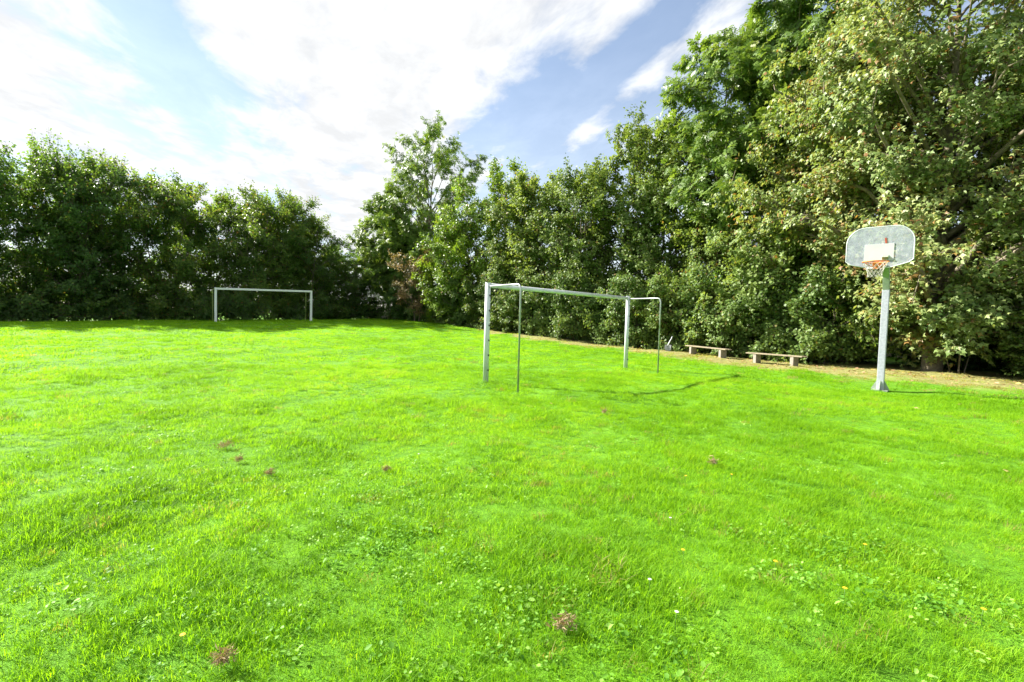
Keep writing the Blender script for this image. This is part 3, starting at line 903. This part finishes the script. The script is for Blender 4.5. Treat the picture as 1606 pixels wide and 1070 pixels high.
def soccer_goal(name, label, L, R, back, h, rad, m_frame, m_stay, square, depth, rstay, hooks):
    base = Vector((L[0], L[1], gzf(*L)))
    root = thing(name, label, 'goal', base)
    Lz = Vector((0, 0, 0)); Rz = Vector((R[0], R[1], gzf(*R))) - base
    d = (Rz - Lz).normalized(); bk = Vector((*back, 0)).normalized()
    ang = math.atan2(d.y, d.x)
    rot = Matrix.Rotation(ang, 3, 'Z')
    up = Vector((0, 0, 1))
    for p in (Lz, Rz):
        mb = MB()
        if square:
            mb.box(p + up * (h / 2 - 0.05), (rad * 2, rad * 2, h + 0.1), rot, 0.008)
        else:
            mb.tube([p - up * 0.1, p + up * (h - 0.004)], rad, 20)
        post = mb.build('post', m_frame, root)
        if not square:
            MB().tube([p + up * (h - 0.003), p + up * (h + 0.006)], rad * 1.04, 20).build('cap', m_frame, post)
    mb = MB()
    a = Lz + up * (h - rad) + d * (rad * 0.95); b_ = Rz + up * (h - rad) - d * (rad * 0.95)
    if square:
        Rx = (b_ - a).to_track_quat('X', 'Z').to_matrix()
        mb.box((a + b_) / 2, ((b_ - a).length, rad * 2 - 0.004, rad * 2 - 0.004), Rx, 0.008)
    else:
        mb.tube([a, b_], rad * 0.86, 20)
    bar = mb.build('crossbar', m_frame, root)
    for p in (Lz, Rz):
        zb = gzf((base + p + bk * depth).x, (base + p + bk * depth).y) - base.z
        top = p + up * (h - rad * 1.3)
        mb = MB(); pts = [top + bk * rad * 0.8]
        for k in range(7):
            aa = k / 6 * math.pi / 2; r = 0.10
            c = top + bk * (depth - r) - up * r
            pts.append(c + bk * r * math.sin(aa) + up * r * math.cos(aa))
        q = p + bk * depth
        pts.append(Vector((q.x, q.y, zb - 0.08)))
        mb.tube(pts, rstay, 12)
        mb.build('net_stay', m_stay, root)
    if hooks:
        hk = None
        for k in range(hooks):
            c = a + (b_ - a) * ((k + 0.5) / hooks) - up * (rad * 0.86 + 0.012) + bk * 0.02
            if hk is None:
                hk = MB().box((0, 0, 0), (0.03, 0.018, 0.026), rot, 0.004).box((0, 0, -0.018), (0.012, 0.03, 0.012), rot).build('net_hook', m_hook, bar, c)
            else:
                o = hk.copy(); COL.objects.link(o); o.parent = bar; o.location = c
        for p in (Lz, Rz):
            for k in range(6):
                c = p + up * (0.25 + k * 0.3) + bk * (rad + 0.008) + d * 0.012
                o = hk.copy(); COL.objects.link(o); o.parent = root; o.location = c
    return root


soccer_goal('football_goal', 'near tubular metal football goal without net in mid lawn', (-0.51, 9.73), (3.2, 13.5), (0.64, -0.86), 2.0, 0.055,
            m_alu, m_alu_dark, False, 1.08, 0.017, 14)
soccer_goal('football_goal', 'far white square-post football goal in front of the dark hedge', (-17.4, 28.35), (-13.25, 31.8), (-0.64, 0.77), 2.0, 0.06,
            m_white, m_green_tube, True, 1.1, 0.022, 0)

# ------------------------------------------------------------------ basketball hoop
m_galv = plain('galvanised_post', (0.40, 0.41, 0.48), 0.5, 0.25, 0.12, 26.0, 0.15)
m_galv_dull = plain('dull_greenish_galvanised_arm', (0.27, 0.32, 0.25), 0.6, 0.2, 0.15, 10.0, dirt=(0.22, 0.24, 0.08))
m_orange = plain('orange_paint', (0.72, 0.20, 0.035), 0.5, 0.0, 0.12, 12.0, dirt=(0.45, 0.10, 0.03))
m_net = plain('pale_net_cord', (0.40, 0.39, 0.34), 0.8)
m_rust = plain('red_rust_mark', (0.33, 0.06, 0.03), 0.8, 0, 0.2, 20)
m_sheet, t, bs, out = new_mat('perforated_aluminium')
co = objcoord(t)
sp = t.add('ShaderNodeSeparateXYZ'); t.l.new(co, sp.inputs[0])
def perf(t, sp, pitch, hole):
    a = t.math('ADD', sp.outputs[0], sp.outputs[2]); b_ = t.math('SUBTRACT', sp.outputs[0], sp.outputs[2])
    fa = t.math('SUBTRACT', t.math('FRACT', t.math('DIVIDE', a, pitch)), 0.5)
    fb = t.math('SUBTRACT', t.math('FRACT', t.math('DIVIDE', b_, pitch)), 0.5)
    rr = t.math('SQRT', t.math('ADD', t.math('MULTIPLY', fa, fa), t.math('MULTIPLY', fb, fb)))
    return t.math('LESS_THAN', rr, hole)
hole = perf(t, sp, 0.026, 0.30)
nz = t.noise(co, 7.0, 6, 0.65)
t.put(bs.inputs['Base Color'], t.mix(t.maprange(nz, 0.3, 0.7), (0.27, 0.30, 0.35, 1), (0.44, 0.47, 0.54, 1)))
bs.inputs['Metallic'].default_value = 0.15; bs.inputs['Roughness'].default_value = 0.45
tr = t.add('ShaderNodeBsdfTransparent'); mx = t.add('ShaderNodeMixShader')
t.l.new(hole, mx.inputs[0]); t.l.new(bs.outputs[0], mx.inputs[1]); t.l.new(tr.outputs[0], mx.inputs[2]); t.l.new(mx.outputs[0], out.inputs[0])
m_panel = plain('white_target_panel', (0.43, 0.45, 0.45), 0.55, 0, 0.05, 3.0, dirt=(0.36, 0.38, 0.38))

BX, BY = 8.30, 10.82
hoop = thing('basketball_hoop', 'basketball hoop with perforated metal backboard on a galvanised post', 'basketball hoop', (BX, BY, gzf(BX, BY)), 0)
n_f = Vector((-0.69, -0.724, 0)).normalized()           # way the board faces
r_f = Vector((-n_f.y, n_f.x, 0)) * -1                   # to the right when looking at the board
r_f = Vector((0.724, -0.69, 0)).normalized()
Rb = Matrix((r_f, -n_f, Vector((0, 0, 1)))).transposed()   # local x right, y away from viewer, z up
post_rot = Matrix.Rotation(math.atan2(r_f.y, r_f.x), 3, 'Z')
post = MB().box((0, 0, 1.12), (0.13, 0.13, 2.28), post_rot, 0.012).build('post', m_galv, hoop)
fl = MB()
fl.box((0, 0, 0.012), (0.30, 0.30, 0.024), post_rot)
fl.build('base_plate', m_galv_dull, hoop)
for k in range(4):
    a = math.atan2(r_f.y, r_f.x) + k * math.pi / 2
    M = Matrix.Translation((0, 0, 0.02)) @ Matrix.Rotation(a, 4, 'Z')
    MB().prism([(0.062, 0.0), (0.165, 0.0), (0.165, 0.02), (0.062, 0.22)], M, 0.014).build('gusset', m_galv_dull, hoop)
# cranked arm
arm = MB()
p0 = Vector((0, 0, 2.24)); p1 = Vector((0, 0, 2.55)) + n_f * 0.10; p2 = Vector((0, 0, 2.95)) + n_f * 0.46
def beam(mb, a, b, w_, h_):
    d = (b - a); Rr = Matrix((r_f, d.normalized().cross(r_f) * -1, d.normalized())).transposed()
    Rr = Matrix((r_f, (d.normalized()).cross(r_f), d.normalized())).transposed()
    mb.box((a + b) / 2, (w_, h_, d.length + 0.04), Rr, 0.008)
beam(arm, p0, p1, 0.118, 0.118); beam(arm, p1, p2, 0.114, 0.114)
arm.build('arm', m_galv_dull, hoop)
bc = Vector((7.905, 10.575, 0)) - Vector((BX, BY, 0)) + Vector((0, 0, 2.66 - gzf(BX, BY)))   # bottom centre of the board
prof_pts = [(-0.21, 0.0), (0.21, 0.0), (0.52, 0.095), (0.59, 0.16)]
def arc(cx0, cz0, r, a0, a1, k=8):
    return [(cx0 + r * math.cos(a0 + (a1 - a0) * i / k), cz0 + r * math.sin(a0 + (a1 - a0) * i / k)) for i in range(k + 1)]
outline = prof_pts + arc(0.59 - 0.34, 0.88 - 0.34, 0.34, 0, math.pi / 2) + arc(-0.59 + 0.34, 0.88 - 0.34, 0.34, math.pi / 2, math.pi) + [(-0.59, 0.16), (-0.52, 0.095)]
M4 = Rb.to_4x4()
board = MB().prism(outline, Matrix.Identity(4), 0.012).build('backboard', m_sheet, hoop, bc)
board.rotation_euler = Rb.to_euler()
rimstrip = MB()
ol = [Vector((x, 0, z)) for x, z in outline]
rimstrip.tube(ol + [ol[0]], 0.011, 6)
rimstrip.build('edge_trim', m_sheet if False else plain('aluminium_edge', (0.55, 0.60, 0.60), 0.5, 0.2), board)
MB().box((0.0, -0.012, 0.33), (0.52, 0.008, 0.36), None, 0.002).build('target_panel', m_panel, board)
MB().box((0.11, -0.011, 0.575), (0.035, 0.006, 0.12), Matrix.Rotation(-0.12, 3, 'Y'), 0.002).build('rust_mark', m_rust, board)
MB().box((0.0, 0.05, 0.40), (0.6, 0.06, 0.05)).box((0.0, 0.05, 0.15), (0.5, 0.06, 0.05)).build('mounting_rail', m_galv_dull, board)
# rim: horizontal ring in front of the board
RC = Vector((0, -0.40, 0.085))
ring = MB().torus(RC, 0.225, 0.011).build('rim', m_orange, board)
br_ = MB()
br_.box((0, -0.10, 0.06), (0.16, 0.15, 0.07), Matrix.Rotation(0.25, 3, 'X'), 0.01)
br_.box((0, -0.022, 0.05), (0.17, 0.012, 0.16), None, 0.003)
br_.build('rim_bracket', m_orange, ring)
st = MB()
for s in (-1, 1):
    st.tube([Vector((s * 0.05, -0.03, -0.02)), RC + Vector((s * 0.20, 0.08, -0.005))], 0.007, 6)
st.build('rim_brace', m_orange, ring)
net = MB()
NS = 12; levels = [(0.215, -0.01), (0.185, -0.085), (0.155, -0.145), (0.135, -0.205), (0.125, -0.265), (0.128, -0.32)]
def npnt(k, l):
    r_, z_ = levels[l]; a = 2 * math.pi * (k + 0.5 * (l % 2)) / NS
    return RC + Vector((r_ * math.cos(a), r_ * math.sin(a), z_))
for l in range(len(levels) - 1):
    for k in range(NS):
        net.tube([npnt(k, l), npnt(k, l + 1)], 0.004, 4, False)
        net.tube([npnt(k, l), npnt(k - 1 if l % 2 == 0 else k + 1, l + 1)], 0.004, 4, False)
net.build('net', m_net, ring)

# ------------------------------------------------------------------ benches
m_plank = plain('weathered_bench_wood', (0.24, 0.20, 0.13), 0.85, 0, 0.25, 7.0, 0.5, dirt=(0.22, 0.20, 0.14))
m_conc = plain('pale_concrete', (0.27, 0.24, 0.20), 0.9, 0, 0.2, 9.0, 0.5, dirt=(0.26, 0.24, 0.20))


def bench(label, a, b, over, h):
    a = Vector((*a, gzf(*a))); b = Vector((*b, gzf(*b))); d = (b - a); L = d.length
    ang = math.atan2(d.y, d.x); rot = Matrix.Rotation(ang, 3, 'Z')
    root = thing('bench', label, 'bench', (a + b) / 2, 0, 'benches along the right-hand hedge')
    dn = d.normalized()
    for p in (a - (a + b) / 2, b - (a + b) / 2):
        MB().box(p + Vector((0, 0, (h - 0.05) / 2 - 0.04)), (0.12, 0.28, h - 0.05 + 0.08), rot, 0.01).build('support', m_conc, root)
    tilt = dn.to_track_quat('X', 'Z').to_matrix()
    for s in (-1, 1):
        side = Vector((-dn.y, dn.x, 0)) * (0.085 * s)
        MB().box(side + Vector((0, 0, h - 0.020)), (L + over * 2, 0.15, 0.036), tilt, 0.006).build('plank', m_plank, root)


bench('plank bench on concrete blocks, farther one, right of the grey shovel', (7.78, 20.75), (8.32, 19.05), 0.32, 0.36)
bench('plank bench on concrete blocks, nearer one, left of the basketball post', (9.0, 17.7), (9.62, 16.42), 0.36, 0.36)

# ------------------------------------------------------------------ shovel
m_steel = plain('pale_grey_steel', (0.50, 0.53, 0.57), 0.5, 0.3, 0.15, 12.0)
SX, SY = 7.02, 21.75
sh = thing('shovel', 'grey metal shovel standing at the hedge foot left of the benches', 'shovel', (SX, SY, gzf(SX, SY)))
bmv = MB()
Rs = Matrix.Rotation(-0.3, 4, 'Z') @ Matrix.Rotation(-0.25, 4, 'X')
rows = []
for i in range(7):
    v_ = i / 6; z = 0.02 + 0.30 * v_
    wd = 0.15 * (0.55 + 0.45 * min(1, v_ / 0.35) ** 0.6) if v_ < 0.9 else 0.12
    rows.append([bmv.bm.verts.new((Rs @ Vector((wd * (j / 4 - 1), 0.05 * (1 - (j / 4 - 1) ** 2) * (0.4 + 0.6 * v_), z)))) for j in range(9)])
for r0, r1 in zip(rows, rows[1:]):
    for j in range(8):
        bmv.bm.faces.new((r0[j], r0[j + 1], r1[j + 1], r1[j])).smooth = True
ext = bmesh.ops.solidify(bmv.bm, geom=bmv.bm.faces[:], thickness=0.006)
bmv.build('blade', m_steel, sh)
MB().tube([Rs @ Vector((0, 0.045, 0.26)), Rs @ Vector((0.03, 0.06, 0.36)), Vector((0.16, 0.0, 0.60)), Vector((0.19, 0.02, 0.68))], [0.028, 0.024, 0.02, 0.02], 10).build('handle', m_steel, sh)

# low timber edging in the dark corner
EXc, EYc = -10.0, 38.9
edg = thing('timber_edging', 'low grey timber edging in the dark far corner of the lawn', 'edging', (EXc, EYc, gzf(EXc, EYc)), -0.75)
for k in range(3):
    MB().box((-0.6 + k * 0.62, 0.03 * (k - 1), 0.13), (0.58, 0.09, 0.30), Matrix.Rotation(0.05 * (k - 1), 3, 'Z'), 0.012).build('board', m_conc if k == 0 else m_plank, edg)

# post and rail fence behind the far row of trees
m_rail = plain('old_fence_wood', (0.10, 0.085, 0.06), 0.9, 0, 0.25, 8.0, 0.4)
fo = BACK0 + nrm * 3.6
fence = thing('post_and_rail_fence', 'dark low post and rail fence behind the far row of trees', 'fence', (fo[0], fo[1], gzf(*fo)))
prev = None
for k in range(22):
    q = BACK0 + BACKD * (k * 1.8 - 2) + nrm * 3.6
    p = Vector((q[0] - fo[0], q[1] - fo[1], gzf(*q) - gzf(*fo)))
    MB().box(p + Vector((0, 0, 0.45)), (0.09, 0.09, 1.05), Matrix.Rotation(BACK_AZ, 3, 'Z'), 0.006).build('post', m_rail, fence)
    if prev is not None:
        for z in (0.38, 0.80):
            a_, b_ = prev + Vector((0, 0, z)), p + Vector((0, 0, z))
            off = Vector((nrm[0], nrm[1], 0)) * 0.065
            MB().box((a_ + b_) / 2 + off, ((b_ - a_).length - 0.01, 0.035, 0.09), (b_ - a_).to_track_quat('X', 'Z').to_matrix()).build('rail', m_rail, fence)
    prev = p

# ------------------------------------------------------------------ house glimpsed behind the sycamores
m_wall = plain('pale_pinkish_render', (0.72, 0.62, 0.58), 0.85, 0, 0.06, 3.0, 0.2)
m_roof = plain('brown_roof_tiles', (0.20, 0.10, 0.07), 0.85, 0, 0.2, 5.0, 0.4)
m_glass = plain('dark_window_glass', (0.03, 0.035, 0.04), 0.08)
m_frame_w = plain('white_window_frame', (0.75, 0.75, 0.74), 0.5)
HX, HY = 21.0, 25.2
house = thing('house', 'pale pinkish house glimpsed through leaves behind the basketball post', 'house', (HX, HY, gzf(HX, HY)), math.atan2(-0.9, 0.72))
MB().box((0, 0, 1.35), (11, 7, 2.9)).prism([(-3.5, 2.8), (3.5, 2.8), (0, 5.2)], Matrix.Rotation(math.pi / 2, 4, 'Z'), 10.9).build('wall', m_wall, house)
rf = MB()
for s in (-1, 1):
    rf.box((0, s * 2.0, 4.12), (11.8, 4.9, 0.12), Matrix.Rotation(-s * math.atan2(2.4, 3.5), 3, 'X'))
rf.build('roof', m_roof, house)
for x_ in (-4.0, -1.2, 3.6):
    wv = MB().box((x_, -3.51, 1.75), (1.3, 0.08, 1.2)).build('window', m_frame_w, house)
    for s in (-1, 1):
        MB().box((x_ + s * 0.3, -3.53, 1.75), (0.52, 0.07, 1.04)).build('pane', m_glass, wv)
dv_ = MB().box((1.3, -3.51, 1.0), (0.95, 0.08, 2.05)).build('door', plain('dark_green_door', (0.05, 0.09, 0.06), 0.5), house)
MB().box((1.65, -3.58, 1.0), (0.03, 0.05, 0.14)).build('handle', m_steel, dv_)

# ------------------------------------------------------------------ small things on the lawn
M_DEAD = leaf_mat('dead_grass', [(0, (0.17, 0.125, 0.07)), (0.5, (0.31, 0.24, 0.14)), (1, (0.42, 0.34, 0.21))], trans=0.2, rough=0.8, spec=0.1)


def dead_clump(label, x, y, r, h, group=None):
    n = int(260 * (0.4 + r / 0.06 * 0.6)); P = np.stack([rng.normal(0, r * 0.55, n), rng.normal(0, r * 0.38, n), np.abs(rng.normal(h * 0.45, h * 0.28, n)) + 0.03], -1)
    bump = (P[:, 0] - r * 0.5) ** 2 + P[:, 1] ** 2 < (r * 0.4) ** 2
    P[bump, 2] += h * 0.4
    N = rng.normal(0, 1, (n, 3)); D = rng.normal(0, 1, (n, 3)) * np.array([1, 1, 0.6])
    me_ = leaves_mesh('dead_grass_clump', L_OVAL, P, N, D, rng.uniform(0.018, 0.045, n), rng.uniform(0, 1, n), M_DEAD, 0.22)
    o = link('dead_grass_clump', me_, None, (x, y, gzf(x, y)), 0.2)
    return tag(o, label, 'dead grass', group)


dead_clump('clump of dead brown grass in the middle foreground', 0.25, 1.98, 0.046, 0.042)
dead_clump('brown dead grass clump at the bottom edge left of centre', -1.05, 1.76, 0.034, 0.045)
dead_clump('pale brown dead grass clump, largest in the left mid lawn', -2.78, 4.68, 0.07, 0.05)
for lab, x_, y_ in [('small brown clump right below the largest left one', -2.4, 4.25), ('small brown clump third in the left mid-lawn row', -1.98, 3.95),
                    ('small reddish dead clump near a white daisy in mid lawn', -1.05, 4.10), ('tiny brown clump straight ahead right of centre', 1.35, 6.9),
                    ('tiny brown clump in the right half of the mid lawn', 1.88, 4.40)]:
    dead_clump(lab, x_, y_, 0.026, 0.035)

m_pet = plain('yellow_petals', (0.85, 0.52, 0.02), 0.6); m_pw = plain('white_petals', (0.82, 0.82, 0.80), 0.6); m_stalk = plain('flower_stalk', (0.08, 0.18, 0.02), 0.7)


def flower_meshes(mat, n, L):
    ang = np.arange(n) * 2 * np.pi / n
    P = np.zeros((n, 3)); D = np.stack([np.cos(ang), np.sin(ang), np.full(n, 0.25)], -1); N = np.tile(np.array([0, 0, 1.0]), (n, 1))
    return leaves_mesh('petals', L_OVAL, P, N, D, np.full(n, L), np.zeros(n), mat, 0.6)


pet_y = flower_meshes(m_pet, 14, 0.012); pet_w = flower_meshes(m_pw, 12, 0.010)
stalk = MB().tube([(0, 0, 0), (0.004, 0, 0.05), (0, 0.003, 0.085)], 0.0015, 5)
stalk_o = stalk.build('stalk', m_stalk); stalk_me = stalk_o.data; bpy.data.objects.remove(stalk_o)
FLOWERS = [(2.06, 2.72, 0, 'yellow flower in the weedy patch at the right, farthest of that patch'), (0.95, 2.55, 0, 'yellow flower right of the dead clump, halfway to the weedy patch'),
           (1.38, 2.42, 0, 'yellow flower just left of the weedy patch on the right'), (1.55, 2.16, 0, 'yellow flower at the near left rim of the right weedy patch'),
           (2.15, 2.12, 0, 'yellow flower nearest the bottom right corner'), (1.45, 3.9, 0, 'yellow flower farther back, left one of a pair right of centre'),
           (1.85, 3.95, 0, 'yellow flower farther back, right one of a pair right of centre'), (-1.25, 1.82, 0, 'yellow flower just left of the bottom edge dead clump'),
           (1.05, 3.05, 1, 'white daisy farthest to the right in the foreground'), (0.68, 2.22, 1, 'white daisy right of the middle dead grass clump'),
           (0.72, 1.98, 1, 'white daisy nearest to the camera'), (-0.82, 4.35, 1, 'white daisy beside the small reddish dead clump'), (-1.3, 6.4, 1, 'white daisy farthest back on the left lawn')]
for (x_, y_, wht, lab) in FLOWERS:
    r = thing('daisy' if wht else 'dandelion', lab, 'flower', (x_, y_, gzf(x_, y_)), rng.uniform(0, 6), 'daisies in the lawn' if wht else 'yellow flowers in the lawn')
    link('stalk', stalk_me, r)
    link('petals', pet_w if wht else pet_y, r, (0, 0.003, 0.085))

for lab, x_, y_, sz in [('curled pale brown leaf right of centre in the lawn', 2.02, 4.72, 0.07), ('brown leaf on the lawn below the near goal', 0.62, 7.6, 0.09),
                        ('orange brown leaf on the lawn right of the hoop post', 8.1, 8.6, 0.13), ('tan leaf lying nearest below the hoop post', 7.1, 8.4, 0.11),
                        ('tan leaf at the right picture edge of the lawn', 4.75, 4.6, 0.08), ('reddish leaf on the lawn between hoop and right edge', 8.9, 9.1, 0.12)]:
    me_ = leaves_mesh('fallen_leaf', L_LOBED, np.zeros((1, 3)), np.array([[0.25, 0.1, 1.0]]), np.array([[1.0, 0.3, 0.15]]), np.array([sz]), rng.uniform(0.3, 0.9, 1), M_FALLEN)
    tag(link('fallen_leaf', me_, None, (x_, y_, gzf(x_, y_) + 0.035), rng.uniform(0, 6)), lab, 'leaf', 'single fallen leaves on the lawn')
